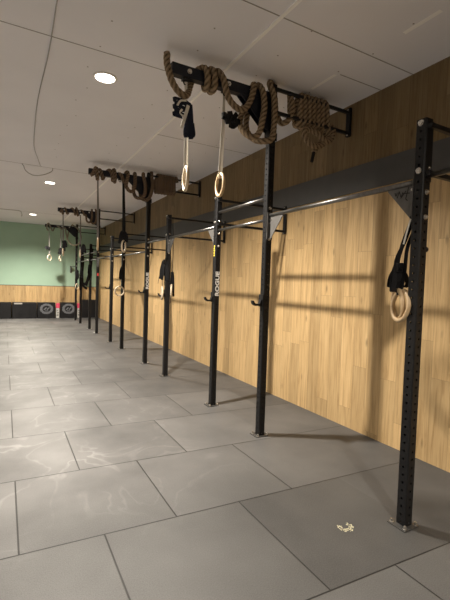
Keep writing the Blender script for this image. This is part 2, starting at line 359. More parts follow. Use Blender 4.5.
# screw heads in the ceiling boards: a fine repeated mark of the ceiling, kept as its trim
bm = bmesh.new()
for x in (0.75, 1.55, 2.2, 2.85):
    for k in range(14):
        y = 2.2 + 0.42*k + random.uniform(-.06, .06); xx = x + random.uniform(-.05, .05)
        tube(bm, (xx, y, ZC-0.0015), (xx, y, ZC), 0.008, 8)
struct(link('trim_14', bm, M['ceil_line']))

# ------------------------------------------------------------------ ceiling lights
def ceiling_light(x, y, label):
    t = thing('ceiling_light', label, 'ceiling light', (x, y, ZC), 'recessed ceiling lights')
    bm = bmesh.new(); n = 32
    prof = [(0.098, 0), (0.125, 0), (0.122, -0.008), (0.104, -0.012), (0.098, -0.006)]
    R = [[bm.verts.new((r*math.cos(2*PI*i/n), r*math.sin(2*PI*i/n), z)) for r, z in prof] for i in range(n)]
    for i in range(n):
        for j in range(5): bm.faces.new((R[i][j], R[(i+1) % n][j], R[(i+1) % n][(j+1) % 5], R[i][(j+1) % 5]))
    link('rim', bm, M['rim'], t, smooth=True)
    bm = bmesh.new(); tube(bm, (0, 0, 0), (0, 0, -0.006), 0.1, 32); link('diffuser', bm, M['lamp'], t)
    return t
LIGHTS = [(0.905, 4.37), (0.87, 9.75), (0.83, 15.0)]
LL = ['glowing round ceiling light nearest the camera, largest of the three',
      'glowing round ceiling light in the middle of the row, beside the dangling cable loop',
      'glowing round ceiling light farthest away, close to the green back wall']
for (x, y), l in zip(LIGHTS, LL): ceiling_light(x, y, l)
EXTRA = [(0.86, -1.15)] + [(-2.6, y) for y in (-1.15, 4.28, 9.7, 14.95)]  # lamp behind the camera, then an unseen left row added to fill the ceiling
def spot(x, y, e, size=150, blend=0.8):
    ld = bpy.data.lights.new('spot_lamp', 'SPOT'); ld.energy = e; ld.spot_size = math.radians(size); ld.spot_blend = blend
    ld.color = (1.0, 0.91, 0.785); ld.shadow_soft_size = 0.065
    o = bpy.data.objects.new('spot_lamp', ld); col.objects.link(o); o.location = (x, y, ZC-0.03)
    return o
for x, y in LIGHTS: spot(x, y, 1370)
for x, y in EXTRA: spot(x, y, 760) if x > 0 else spot(x, y, 600, 118, 0.5)

# ------------------------------------------------------------------ uprights
PITCHZ = 0.0549
def post_bm(height):
    bm = bmesh.new(); hw = PW/2; c = 0.007; n = 12
    nz = int(height/PITCHZ)
    def face_pt(side, s, z):
        if side == 0: return (-hw, s, z)
        if side == 1: return (hw, s, z)
        if side == 2: return (s, -hw, z)
        return (s, hw, z)
    a = hw - c
    for side in range(4):
        for k in range(nz):
            z0 = k*PITCHZ; z1 = z0 + PITCHZ; zm = (z0+z1)/2; h = PITCHZ/2
            per = []; ring = []
            for i in range(n):
                an = 2*PI*i/n + PI/4; ca, sa = math.cos(an), math.sin(an); mx = max(abs(ca), abs(sa))
                per.append(bm.verts.new(face_pt(side, a*ca/mx, zm + h*sa/mx)))
                ring.append(bm.verts.new(face_pt(side, 0.0078*ca, zm + 0.0078*sa)))
            for i in range(n): bm.faces.new((per[i], per[(i+1) % n], ring[(i+1) % n], ring[i]))
        if height - nz*PITCHZ > 1e-3:
            bm.faces.new([bm.verts.new(face_pt(side, s, z)) for s, z in ((-a, nz*PITCHZ), (a, nz*PITCHZ), (a, height), (-a, height))])
    for sx in (-1, 1):
        for sy in (-1, 1):
            bm.faces.new([bm.verts.new(q) for q in ((sx*hw, sy*a, 0), (sx*a, sy*hw, 0), (sx*a, sy*hw, height), (sx*hw, sy*a, height))])
    bm.faces.new([bm.verts.new((x, y, height)) for x, y in ((-hw, -a), (-a, -hw), (a, -hw), (hw, -a), (hw, a), (a, hw), (-a, hw), (-hw, a))])
    return bm

def make_upright(tall, label):
    t = thing('rig_upright', label, 'rig upright', (0, 0, 0), 'black uprights of the pull-up rig')
    H = ZT if tall else ZS
    link('post', post_bm(H), M['black'], t)
    bm = bmesh.new(); box(bm, -0.085, 0.065, -0.07, 0.07, 0, 0.008, 0.002); bp = link('base_plate', bm, M['plate'], t); bp['label'] = 'steel grey floor plate'
    for x, y in ((-0.06, -0.052), (0.05, -0.052), (-0.06, 0.052), (0.05, 0.052)):
        bm = bmesh.new(); bolt(bm, (x, y, 0.008), (0, 0, 1), 0.011, 0.02); link('anchor_bolt', bm, M['chrome'], t)
    bz = ((2.717, 2.406) if not tall else (3.62, 3.40))
    for z in bz:
        bm = bmesh.new(); bolt(bm, (-PW/2, 0, z), (-1, 0, 0)); link('frame_bolt', bm, M['chrome'], t)
    for z in (2.419, 2.264, 2.101):
        bm = bmesh.new(); bolt(bm, (0, -PW/2, z), (0, -1, 0), 0.014); link('frame_bolt', bm, M['chrome'], t)
    return t
names = ['short black upright nearest the camera at right, wooden rings strapped to it',
 'tall black upright second nearest the camera, carrying the nearest roped overhead beam',
 'short black upright third nearest the camera, with white lettering and a yellow decal',
 'short black upright fourth nearest the camera, black straps hanging on both its sides',
 'tall black upright with white lettering, carrying the second nearest overhead beam',
 'short black upright with one ring on a black strap, next past the second roped beam',
 'short black upright with no straps, just before the third overhead beam',
 'tall black upright with a small red mark, carrying the third overhead beam',
 'short black upright wrapped in a black strap, next past the third overhead beam',
 'short black upright next to last before the green back wall',
 'tall black upright last in the row, closest to the green back wall']
base_s = base_t = None
UP = []
for i, y in enumerate(POST_Y):
    if i in TALL:
        if base_t is None: base_t = o = make_upright(True, names[i]); o.location = (XR, y, 0)
        else: o = dup(base_t, (XR, y, 0), names[i])
    else:
        if base_s is None: base_s = o = make_upright(False, names[i]); o.location = (XR, y, 0)
        else: o = dup(base_s, (XR, y, 0), names[i])
    UP.append(o)
# lettering on two uprights, reading upward on the face turned to the camera
me = text_mesh('ROGUE', 0.078); me.materials.append(M['white'])
for i, z in ((2, 1.61), (4, 1.62)):
    o = bpy.data.objects.new('lettering', me); col.objects.link(o); o.parent = UP[i]
    o.location = (0.004, -PW/2-0.0012, z); o.rotation_euler = (PI/2, -PI/2, 0); o.scale = (1.22, 0.95, 1); o['label'] = 'white letters ROGUE reading upward'
bm = bmesh.new()
for k in range(5):
    z = 1.97 + 0.03*k; box(bm, -PW/2-0.0015, -PW/2, -0.016 + 0.006*(k % 2), 0.016 - 0.005*((k+1) % 2), z, z+0.021)
d = link('decal', bm, M['yellow'], UP[2]); d['label'] = 'row of yellow marks'
bm = bmesh.new(); box(bm, -0.026, 0.026, -PW/2-0.0015, -PW/2, 1.72, 1.80); d = link('decal', bm, M['red'], UP[7]); d['label'] = 'small red mark'

# ------------------------------------------------------------------ wall brackets (double rails from upright to wall)
def make_bracket(name, label, group):
    """origin at upright axis, rails at z = 0 and z = -h"""
    t = thing(name, label, 'wall bracket', (0, 0, 0), group)
    L = XW - XR; yb = -PW/2-0.021; h = 0.305 if group.startswith('low') else 0.235
    for z in (0, -h):
        bm = bmesh.new(); bar_box(bm, (-PW/2+0.01, yb, z), (L-0.012, yb, z), 0.03, 0.03); link('rail', bm, M['black'], t)
    wall_x = L - (0.018 if group.startswith('low') else 0) 
    bm = bmesh.new(); box(bm, L-0.032, wall_x if not group.startswith('low') else L-0.018, yb-0.03, yb+0.03, -h-0.035, 0.05, 0.002); link('wall_plate', bm, M['black'], t)
    bm = bmesh.new(); box(bm, -PW/2+0.006, PW/2-0.006, yb+0.0145, yb+0.0205, -h-0.05, 0.04, 0.002); link('flange', bm, M['black'], t)
    for z in (0.025, -h-0.02):
        bm = bmesh.new(); bolt(bm, (L-0.032, yb, z), (-1, 0, 0), 0.009, 0.01); link('wall_bolt', bm, M['chrome'], t)
    return t
ordn = ['nearest', 'second nearest', 'third nearest', 'fourth nearest', 'fifth nearest', 'sixth nearest', 'farthest']
lowb = highb = None; a = b = 0
hn = ['double-rail wall bracket high up behind the nearest overhead beam, coiled rope over it', 'double-rail wall bracket high up behind the second nearest overhead beam',
      'double-rail wall bracket high up behind the third overhead beam', 'double-rail wall bracket high up behind the farthest overhead beam']
lown = ['behind the short upright nearest the camera, at right picture edge', 'behind the short upright with white lettering, ending beneath the dark band',
        'behind the short upright with straps on both sides', 'behind the short upright with a single ring on a strap',
        'behind the bare short upright before the third beam', 'behind the strap-wrapped upright past the third beam', 'behind the short upright next to last in the row']
for i, y in enumerate(POST_Y):
    if i in TALL:
        l = hn[a]; a += 1
        if highb is None: highb = make_bracket('wall_bracket', l, 'high wall brackets of the rig'); highb.location = (XR, y, 3.635)
        else: dup(highb, (XR, y, 3.635), l)
    else:
        l = 'black double-rail wall bracket ' + lown[b]; b += 1
        if lowb is None: lowb = make_bracket('wall_bracket', l, 'low wall brackets of the rig'); lowb.location = (XR, y, 2.685)
        else: dup(lowb, (XR, y, 2.685), l)

# ------------------------------------------------------------------ pull-up bars
def plain_bar(y0, y1, z, label):
    t = thing('pull_up_bar', label, 'pull-up bar', (XR, y0+PW/2, z), 'straight pull-up bars of the rig')
    L = y1 - y0 - PW
    bm = bmesh.new(); tube(bm, (0, 0.006, 0), (0, L-0.006, 0), 0.017, 18); link('bar', bm, M['bar'], t, smooth=True)
    for y, s in ((0, 1), (L, -1)):
        bm = bmesh.new(); box(bm, -0.034, 0.034, min(y, y+s*0.006), max(y, y+s*0.006), -0.034, 0.034, 0.002); link('flange', bm, M['black'], t)
    return t

def gusset_bar(y0, y1, z, label, first=False, wall_end=False):
    t = thing('pull_up_bar', label, 'pull-up bar', (XR, y0+PW/2, z), 'pull-up bars with triangular plates')
    L = y1 - y0 - (PW if not wall_end else PW/2)
    bm = bmesh.new(); tube(bm, (0, 0.006, 0), (0, L-0.006, 0), 0.019, 18); link('bar', bm, M['bar'], t, smooth=True)
    for y, s in ((0, 1), (L, -1)):
        bm = bmesh.new(); w = 0.225
        prism(bm, [(y, -0.012), (y+s*w, -0.012), (y+s*w, -0.028), (y+s*0.03, -0.245), (y, -0.245)], 0, -0.004, 0.004)
        box(bm, -0.035, 0.035, min(y, y+s*0.006), max(y, y+s*0.006), -0.25, 0.03)
        g = link('gusset_plate', bm, M['gusset'], t); g['label'] = 'grey triangular plate'
        if first and y == 0:
            # slanted dark script mark on the plate, like pen strokes
            st = [[(0.055, -0.02), (0.075, -0.1)], [(0.075, -0.045), (0.115, -0.09), (0.1, -0.05)], [(0.115, -0.08), (0.13, -0.04), (0.145, -0.085)], [(0.145, -0.045), (0.155, -0.07), (0.165, -0.045)], [(0.045, -0.065), (0.1, -0.06)], [(0.075, -0.1), (0.06, -0.115)]]
            bm = bmesh.new()
            for s_ in st:
                for p, q in zip(s_, s_[1:]): bar_box(bm, (-0.0045, p[0], p[1]), (-0.0045, q[0], q[1]), 0.0016, 0.006, (1, 0, 0)) if False else bar_box(bm, (-0.0046, p[0], p[1]), (-0.0046, q[0], q[1]), 0.0065, 0.001, (1, 0, 0))
            e = link('emblem', bm, M['black'], g); e['label'] = 'dark slanted script mark'
        bm = bmesh.new(); bolt(bm, (-0.004, y+s*0.028, -0.045), (-1, 0, 0), 0.008, 0.008); link('plate_bolt', bm, M['chrome'], t)
    return t
gusset_bar(POST_Y[0], POST_Y[1], 2.345, 'long grey pull-up bar with triangular end plates between the two uprights nearest the camera', True)
gusset_bar(POST_Y[2], POST_Y[3], 2.352, 'grey pull-up bar with triangular plates between third and fourth uprights from the camera')
gusset_bar(POST_Y[6], POST_Y[7], 2.23, 'grey pull-up bar with triangular plates ending at the upright under the third beam')
gusset_bar(POST_Y[10], YB, 2.10, 'grey pull-up bar with triangular plates from last upright to green wall', False, True)
for i, j, z, l in ((1, 2, 2.535, 'upper plain pull-up bar between the second and third uprights'),
                   (1, 2, 2.305, 'lower plain pull-up bar between the second and third uprights'),
                   (3, 4, 2.355, 'plain pull-up bar between the fourth upright and the second tall upright'),
                   (4, 5, 2.19, 'plain pull-up bar from the second tall upright to the single-ring upright'),
                   (5, 6, 2.215, 'plain pull-up bar between the single-ring upright and the bare one'),
                   (7, 8, 2.44, 'upper plain pull-up bar from the third tall upright to the strap-wrapped upright'),
                   (7, 8, 2.22, 'lower plain pull-up bar from the third tall upright to the strap-wrapped upright'),
                   (8, 9, 2.45, 'upper plain pull-up bar from strap-wrapped upright to the next to last upright'),
                   (8, 9, 2.23, 'lower plain pull-up bar from strap-wrapped upright to the next to last upright'),
                   (9, 10, 2.24, 'plain pull-up bar between the last two uprights by the green wall')):
    plain_bar(POST_Y[i], POST_Y[j], z, l)
# bar running on toward the camera, out of the frame, to the upright there
UPX = dup(base_s, (XR, POST_Y[0]-1.1328, 0), 'short black upright outside the picture to the right')
dup(lowb, (XR, POST_Y[0]-1.1328, 2.685), 'double-rail wall bracket outside the picture to the right')
plain_bar(POST_Y[0]-1.1328, POST_Y[0], 2.37, 'plain grey pull-up bar leaving the picture at the right edge')

# ------------------------------------------------------------------ J hooks
def j_hook(i, z, label):
    t = thing('bar_hook', label, 'bar hook', (XR, POST_Y[i], z), 'bar hooks on the uprights')
    bm = bmesh.new(); h = PW/2
    box(bm, -h-0.009, h+0.006, h, h+0.008, -0.03, 0.10, 0.001); box(bm, -h-0.009, -h, -0.034, h+0.004, -0.03, 0.10, 0.001)
    link('saddle', bm, M['black'], t)
    bm = bmesh.new()
    prism(bm, [(-h-0.006, 0.045), (-h-0.006, -0.02), (-h-0.085, -0.02), (-h-0.115, 0.0), (-h-0.125, 0.035), (-h-0.108, 0.035), (-h-0.098, 0.012), (-h-0.08, 0.002), (-h-0.035, 0.002), (-h-0.02, 0.045)], 1, -0.02, 0.022)
    link('cup', bm, M['black'], t)
    return t
for i, z, l in ((1, 1.415, 'black bar hook on the tall upright second nearest the camera'), (2, 1.40, 'black bar hook under the white letters of the third upright'),
                (3, 1.38, 'black bar hook on the upright with straps on both sides'), (4, 1.40, 'black bar hook on the white-lettered tall upright under the second beam'),
                (6, 1.40, 'black bar hook on the bare short upright before the third beam')):
    j_hook(i, z, l)

# ------------------------------------------------------------------ overhead beams
def make_beam(label):
    t = thing('overhead_beam', label, 'overhead beam', (0, 0, 0), 'overhead beams carrying ropes and rings')
    bm = bmesh.new(); box(bm, 1.305, XR-PW/2, -0.038, 0.038, 3.500, 3.600, 0.004); link('beam_tube', bm, M['navy'], t)
    bm = bmesh.new(); prism(bm, [(2.02, 3.499), (XR-PW/2, 3.499), (XR-PW/2, 3.20), (2.33, 3.22)], 1, -0.036, -0.028); prism(bm, [(2.02, 3.499), (XR-PW/2, 3.499), (XR-PW/2, 3.20), (2.33, 3.22)], 1, 0.028, 0.036)
    link('support_plate', bm, M['navy'], t)
    bm = bmesh.new(); box(bm, XR-PW/2-0.012, XR-PW/2, -0.045, 0.045, 3.13, 3.64, 0.002); box(bm, XR-PW/2-0.012, XR+PW/2+0.01, -0.046, -PW/2-0.001, 3.12, 3.20, 0.002); link('mount_bracket', bm, M['black'], t)
    for x in (1.475, 1.89, 2.15):
        bm = bmesh.new(); bolt(bm, (x, -0.038, 3.555), (0, -1, 0), 0.018); link('beam_bolt', bm, M['chrome'], t)
    for x in (1.45, 1.868):
        bm = bmesh.new(); box(bm, x-0.03, x+0.03, -0.03, 0.03, 3.478, 3.5, 0.002); torus(bm, (x, 0, 3.463), 0.02, 0.006, 0.3, n=20, m=8); link('eye_bolt', bm, M['black'], t, )
    return t
bl = ['dark overhead beam nearest the camera with thick tan rope over it', 'dark overhead beam second nearest the camera, brown rope twisted round it',
      'dark overhead beam third from the camera with dark rope along it', 'dark overhead beam farthest away in front of the green wall']
for k, i in enumerate((1, 4, 7, 10)):
    if k == 0: beam0 = make_beam(bl[0]); beam0.location = (0, POST_Y[i], 0)
    else: dup(beam0, (0, POST_Y[i], 0), bl[k])

# ------------------------------------------------------------------ ropes
def coil(x0, x1, turns, zc, hz, hy, start=-PI/2, jit=0.0):
    out = []; n = int(turns*12)
    for i in range(n+1):
        a = start + 2*PI*turns*i/n; c, s = math.cos(a), math.sin(a)
        sq = lambda v: math.copysign(abs(v)**0.7, v)
        out.append((x0 + (x1-x0)*i/n, hy*sq(c), zc + hz*sq(s) + random.uniform(-jit, jit)))
    return out
RR = 0.031
path1 = [(1.265, -0.005, 3.675), (1.262, -0.01, 3.60), (1.27, -0.03, 3.52), (1.295, -0.055, 3.42), (1.345, -0.065, 3.345), (1.41, -0.06, 3.315), (1.46, -0.03, 3.345),
         (1.50, 0.03, 3.42), (1.545, 0.068, 3.53), (1.59, 0.04, 3.63), (1.63, -0.03, 3.63), (1.645, -0.068, 3.55), (1.655, -0.04, 3.472), (1.665, 0.03, 3.47), (1.675, 0.068, 3.55), (1.69, 0.03, 3.635),
         (1.705, -0.03, 3.64), (1.715, -0.072, 3.56), (1.725, -0.05, 3.465), (1.72, 0.03, 3.462), (1.725, 0.07, 3.55), (1.745, 0.03, 3.635), (1.77, -0.03, 3.64), (1.805, -0.074, 3.57), (1.835, -0.075, 3.48), (1.875, -0.07, 3.40), (1.94, -0.07, 3.345), (2.01, -0.07, 3.325), (2.07, -0.065, 3.355), (2.125, -0.07, 3.45),
         (2.16, -0.062, 3.58), (2.19, 0.0, 3.635), (2.185, 0.065, 3.56), (2.13, 0.09, 3.40), (2.085, 0.06, 3.25), (2.09, -0.02, 3.14), (2.15, -0.08, 3.085), (2.215, -0.10, 3.13), (2.25, -0.10, 3.26),
         (2.275, -0.09, 3.42), (2.26, -0.07, 3.57), (2.245, 0.0, 3.645), (2.24, 0.07, 3.56), (2.19, 0.10, 3.36), (2.185, 0.08, 3.20), (2.23, 0.0, 3.10), (2.30, -0.08, 3.075), (2.37, -0.105, 3.11), (2.395, -0.10, 3.24),
         (2.40, -0.09, 3.42), (2.385, -0.085, 3.56), (2.36, -0.05, 3.66), (2.40, 0.0, 3.722), (2.46, 0.04, 3.70), (2.51, 0.065, 3.60), (2.52, 0.05, 3.46), (2.56, 0.01, 3.345), (2.62, -0.04, 3.37), (2.655, -0.05, 3.48), (2.65, -0.035, 3.60), (2.665, 0.01, 3.67), (2.70, 0.05, 3.62), (2.72, 0.055, 3.5)]
path1 += coil(2.75, 3.13, 6, 3.52, 0.165, 0.06, PI*0.9, 0.006)
path1 += [(3.16, -0.05, 3.42), (3.185, -0.045, 3.30), (3.10, -0.07, 3.21), (3.0, -0.085, 3.155), (2.90, -0.085, 3.16), (2.825, -0.075, 3.22), (2.83, -0.06, 3.30), (2.90, -0.055, 3.325), (3.0, -0.085, 3.29), (3.10, -0.09, 3.23), (3.20, -0.075, 3.28), (3.25, -0.045, 3.40), (3.255, 0.015, 3.45), (3.23, 0.05, 3.39), (3.15, 0.04, 3.27), (3.06, 0.02, 3.17), (3.02, 0.0, 3.12)]
def rope_thing(i, label, pts, mat, tail=True, r=RR):
    t = thing('climbing_rope', label, 'climbing rope', (0, POST_Y[i], 0), 'climbing ropes looped over the overhead beams')
    rope_obj('rope', pts, r, mat, t)
    if tail:
        p = Vector(pts[-1]); q = p + (p - Vector(pts[-2])).normalized()*0.10
        bm = bmesh.new(); tube(bm, p, (p.x-0.025, p.y, p.z-0.11), r*0.62, 10); e = link('rope_end', bm, M['strap_b'], t); e['label'] = 'black taped end'
    return t
rope_thing(1, 'thick tan rope looped and coiled over the nearest overhead beam', path1, M['rope'])

def spiral(x0, x1, turns, r=0.075, zc=3.55, ph=0.0, sag=0.0):
    n = int(turns*10); out = []
    for i in range(n+1):
        a = ph + 2*PI*turns*i/n; f = i/n
        out.append((x0 + (x1-x0)*f + 0.045*math.sin(a*0.41+1.0)*math.sin(PI*f), (0.072 + 0.014*math.sin(a*0.6))*math.cos(a), zc + (0.088 + 0.02*math.sin(a*0.37+0.5))*math.sin(a) - 0.03*math.sin(PI*f)*(1+math.sin(a*0.27)) - sag*math.sin(PI*f)*(0.5+0.5*math.sin(a*0.5))))
    return out
path2 = [(1.33, -0.06, 3.47), (1.37, -0.065, 3.50)] + spiral(1.42, 2.0, 5, ph=PI*0.8) + [(1.98, -0.07, 3.45), (1.97, -0.075, 3.36), (2.03, -0.09, 3.28), (2.10, -0.09, 3.30), (2.13, -0.08, 3.42), (2.14, -0.05, 3.60), (2.15, 0.03, 3.64), (2.16, 0.07, 3.52), (2.15, 0.08, 3.36), (2.17, 0.02, 3.22), (2.24, -0.07, 3.18), (2.31, -0.10, 3.24),
         (2.33, -0.09, 3.40), (2.30, -0.07, 3.58), (2.31, 0.0, 3.66), (2.32, 0.07, 3.55), (2.28, 0.09, 3.34), (2.30, 0.0, 3.19), (2.38, -0.09, 3.17), (2.44, -0.10, 3.28), (2.47, -0.09, 3.45), (2.46, -0.06, 3.62), (2.48, 0.02, 3.72), (2.50, 0.06, 3.62), (2.52, 0.06, 3.48)]
path2 += coil(2.55, 2.98, 7, 3.515, 0.165, 0.06, PI*0.9)
rope_thing(4, 'brown rope twisted round and coiled behind the second nearest overhead beam', path2, M['rope_dark'], False, 0.033)
path3 = [(1.36, -0.06, 3.46)] + spiral(1.40, 2.05, 4.5, ph=PI, zc=3.55) + [(2.06, -0.075, 3.42), (2.08, -0.08, 3.30), (2.15, -0.09, 3.26), (2.21, -0.09, 3.36), (2.22, -0.07, 3.56), (2.23, 0.0, 3.65), (2.25, 0.07, 3.52), (2.22, 0.08, 3.34), (2.27, -0.02, 3.24), (2.33, -0.09, 3.30), (2.35, -0.08, 3.50), (2.33, -0.03, 3.65), (2.36, 0.05, 3.62), (2.36, 0.075, 3.5)]
rope_thing(7, 'dark rope wound along the third overhead beam, small loops by the upright', path3, M['rope_dark'], False, 0.028)
path4 = [(1.40, -0.07, 3.36), (1.36, -0.065, 3.46), (1.38, -0.06, 3.58)] + spiral(1.42, 1.95, 1.5, ph=PI*0.75, zc=3.55, sag=0.05) + [(2.0, -0.07, 3.50), (2.03, -0.09, 3.30), (2.08, -0.10, 3.10), (2.18, -0.11, 2.94), (2.32, -0.11, 2.88), (2.48, -0.11, 2.95), (2.56, -0.11, 3.12), (2.55, -0.10, 3.32), (2.46, -0.09, 3.50), (2.34, -0.07, 3.60), (2.25, 0.0, 3.65), (2.22, 0.07, 3.52), (2.14, 0.07, 3.40), (2.10, 0.0, 3.20), (2.08, -0.05, 3.08)]
rope_thing(10, 'pale grey rope with one big round loop on the farthest overhead beam', path4, M['rope_grey'], False, 0.026)

# ------------------------------------------------------------------ gymnastic rings
def folded(bm, c, n, L, spread, side=(1, 0, 0), w=0.036, seed=1):
    """bunch of strap loops hanging from c, flat sides turned to the room"""
    rnd = random.Random(seed); c = Vector(c)
    for k in range(n):
        f = (k/(n-1) - 0.5)*2 if n > 1 else 0
        dx = f*spread + rnd.uniform(-.01, .01); l = L*rnd.uniform(0.62, 1.0); dy = rnd.uniform(0.012, 0.03)*(1 if k % 2 else -1)
        sd = Vector((1, rnd.uniform(-.5, .5), rnd.uniform(-.25, .25)))
        p = [c, c + Vector((dx*0.6, dy*0.6, -l*0.12)), c + Vector((dx, dy, -l*0.5)), c + Vector((dx*1.1, dy*0.8, -l*0.95)), c + Vector((dx*1.1, 0, -l)), c + Vector((dx*1.05, -dy*0.4, -l*0.9)), c + Vector((dx*0.8, -dy*0.4, -l*0.4)), c + Vector((0, 0, -0.02))]
        ribbon(bm, p, w, sd, 0.02, 0.003)

def rosette(bm, c, R, w=0.045, seed=1, n=7):
    """strap rolled up into petals round a knot"""
    rnd = random.Random(seed); c = Vector(c)
    for k in range(n):
        a = 2*PI*k/n + rnd.uniform(-.15, .15); r = R*rnd.uniform(0.8, 1.1); d = Vector((math.cos(a), 0, math.sin(a))); q = Vector((-math.sin(a), rnd.uniform(-.3, .3), math.cos(a)))
        y = rnd.uniform(0.008, 0.03)
        ribbon(bm, [c, c + d*r*0.5 + Vector((0, -y, 0)), c + d*r + Vector((0, -y*0.4, 0)), c + d*r*0.97 + Vector((0, y*0.5, 0)), c + d*r*0.5 + Vector((0, y, 0)), c], w, q, 0.012, 0.003)
    torus(bm, (c.x, c.y-0.03, c.z), 0.022, 0.011, 0.1, n=16, m=8)

def pleats(bm, c, seed=1):
    """folded pack of strap fanned out to the left, loops below"""
    rnd = random.Random(seed); c = Vector(c)
    for k in range(5):
        z = 0.17 - 0.032*k; y = -0.03 - 0.006*(k % 2)
        ribbon(bm, [c + Vector((0.03, y, z*0.75+0.03)), c + Vector((-0.04, y-0.012, z*0.95+0.01)), c + Vector((-0.13 + 0.012*(k % 2), y, z + 0.01)), c + Vector((-0.135 + 0.012*(k % 2), y+0.02, z)), c + Vector((-0.04, y+0.03, z*0.9))], 0.03, (0.15, 0.2, 1), 0.02, 0.003)
    for k, (x, l) in enumerate(((0.0, -0.12), (0.03, -0.15), (-0.02, -0.14), (0.045, -0.13))):
        ribbon(bm, [c + Vector((x*0.6, -0.03, 0.16)), c + Vector((x*0.8, -0.045, 0.0)), c + Vector((x-0.012, -0.05, l*0.75)), c + Vector((x, -0.04, l)), c + Vector((x+0.022, -0.03, l*0.8)), c + Vector((x+0.01, -0.02, 0.0))], 0.034, (1, 0.2*(-1)**k, 0.1), 0.02, 0.003)

def buckle(bm, c, w=0.05):
    c = Vector(c); box(bm, c.x-w/2, c.x+w/2, c.y-0.012, c.y+0.012, c.z-0.03, c.z+0.03, 0.004)
    box(bm, c.x-w/2+0.008, c.x+w/2-0.008, c.y-0.022, c.y-0.012, c.z-0.005, c.z+0.032, 0.003)

def hung_ring(loc, zt, zr, yaw, label, smat, rmat, gap=0.012, bundle=None, bz=None, bmat=None, dx=0.0, group='gymnastic rings hanging from the overhead beams', white_tail=False, R=0.105, side=0.0, bseed=1, sw=0.026):
    """loc (x,y) under the eye bolt; zt top of strap, zr ring centre; dx sideways drift of ring"""
    t = thing('gymnastic_ring', label, 'gymnastic ring', (loc[0], loc[1], 0), group)
    bm = bmesh.new(); torus(bm, (dx, 0, zr), R, 0.0155, yaw); link('ring', bm, rmat, t, smooth=True)
    bm = bmesh.new(); top = zr + R
    zb = bz if bz else zt
    sv = (math.cos(yaw+PI/2), math.sin(yaw+PI/2), 0)
    ribbon(bm, [(0, -0.004, zt), (dx*0.5-gap*.3, -0.004, (zt+top)/2), (dx-gap, -0.004, top+0.03), (dx-gap*.3, 0, top-0.037)], sw, sv, 0.05)
    ribbon(bm, [(0, 0.004, zt), (dx*0.5+gap, 0.004, (zt+top)/2), (dx+gap, 0.004, top+0.03), (dx-gap*.3, 0, top-0.037)], sw, sv, 0.05)
    link('strap', bm, smat, t)
    if bundle:
        bm = bmesh.new()
        if bundle == 'fold': folded(bm, (dx*0.4+side, -0.03, bz+0.12), 7, 0.24, 0.065, seed=bseed)
        elif bundle == 'pleat': pleats(bm, (dx*0.4+side, -0.01, bz), bseed)
        elif bundle == 'rose': rosette(bm, (side, -0.035, bz), 0.085, seed=bseed, n=7)
        elif bundle == 'wedge': folded(bm, (dx*0.4+side, -0.03, bz+0.14), 6, 0.3, 0.05, seed=bseed)
        link('strap_bundle', bm, bmat or smat, t)
        bm = bmesh.new(); buckle(bm, (dx*0.3, -0.02, bz+0.10 if bundle != 'rose' else bz+0.03)); link('buckle', bm, M['black'], t)
    if white_tail:
        bm = bmesh.new()
        ribbon(bm, [(-0.02, -0.07, zt-0.2), (-0.08, -0.08, zt-0.22), (-0.11, -0.085, zt-0.27)], 0.018, (0, 0.3, 1), 0.02, 0.003)
        ribbon(bm, [(0.0, -0.075, zt-0.24), (-0.03, -0.085, zt-0.34), (-0.065, -0.085, zt-0.46)], 0.03, (1, 0, 0), 0.02, 0.003)
        ribbon(bm, [(-0.06, -0.08, zt-0.29), (-0.085, -0.085, zt-0.33), (-0.04, -0.085, zt-0.355)], 0.018, (0, 0.3, 1), 0.02, 0.003)
        e = link('strap_tail', bm, M['strap_w'], t); e['label'] = 'loose white strap ends'
    return t
y1, y2, y3, y4 = (POST_Y[i] for i in (1, 4, 7, 10))
hung_ring((1.455, y1), 3.47, 2.588, PI/2-0.22, 'pale ring on the nearest beam, left one, black and white strap bundle above', M['strap_w'], M['ringpale'], 0.010, 'pleat', 3.10, M['strap_n'], 0.025, white_tail=True, side=0.0, bseed=3)
hung_ring((1.862, y1), 3.47, 2.585, PI/2-0.14, 'wooden ring on the nearest beam, right one, black strap rosette above it', M['strap_w'], M['ringwood'], 0.012, 'rose', 3.215, M['strap_b'], -0.015, side=0.075, bseed=5)
hung_ring((1.468, y2), 3.47, 2.262, PI/2-0.15, 'ring on the second nearest beam, left one, long grey strap', M['strap_g'], M['ringwood'], 0.008, dx=0.02)
hung_ring((1.935, y2), 3.45, 2.255, PI/2-0.6, 'ring on the second nearest beam, right one, dark strap and black bundle', M['strap_b'], M['ringpale'], 0.012, 'fold', 2.42, M['strap_b'], 0.03, bseed=8, sw=0.045)
hung_ring((1.445, y3), 3.46, 2.365, PI/2-0.25, 'ring on the third beam, left one, seen against the green wall', M['strap_g'], M['ringpale'], 0.010, 'wedge', 2.55, M['strap_b'], 0.015, side=0.05, bseed=11)
hung_ring((1.915, y3), 3.46, 2.345, PI/2-0.25, 'ring on the third beam, right one, in front of black straps', M['strap_g'], M['ringpale'], 0.010, 'wedge', 2.48, M['strap_b'], 0.01, side=0.09, bseed=12)
hung_ring((1.44, y4), 3.46, 2.36, PI/2-0.75, 'ring on the farthest beam, left one, small dark bundle above, against green wall', M['strap_g'], M['ringpale'], 0.012, 'rose', 2.72, M['strap_b'], 0.03, side=-0.05, bseed=13)
hung_ring((1.86, y4), 3.46, 2.35, PI/2-0.4, 'ring on the farthest beam, right one, against green wall', M['strap_g'], M['ringpale'], 0.012, 'fold', 2.62, M['strap_b'], -0.02, bseed=14)

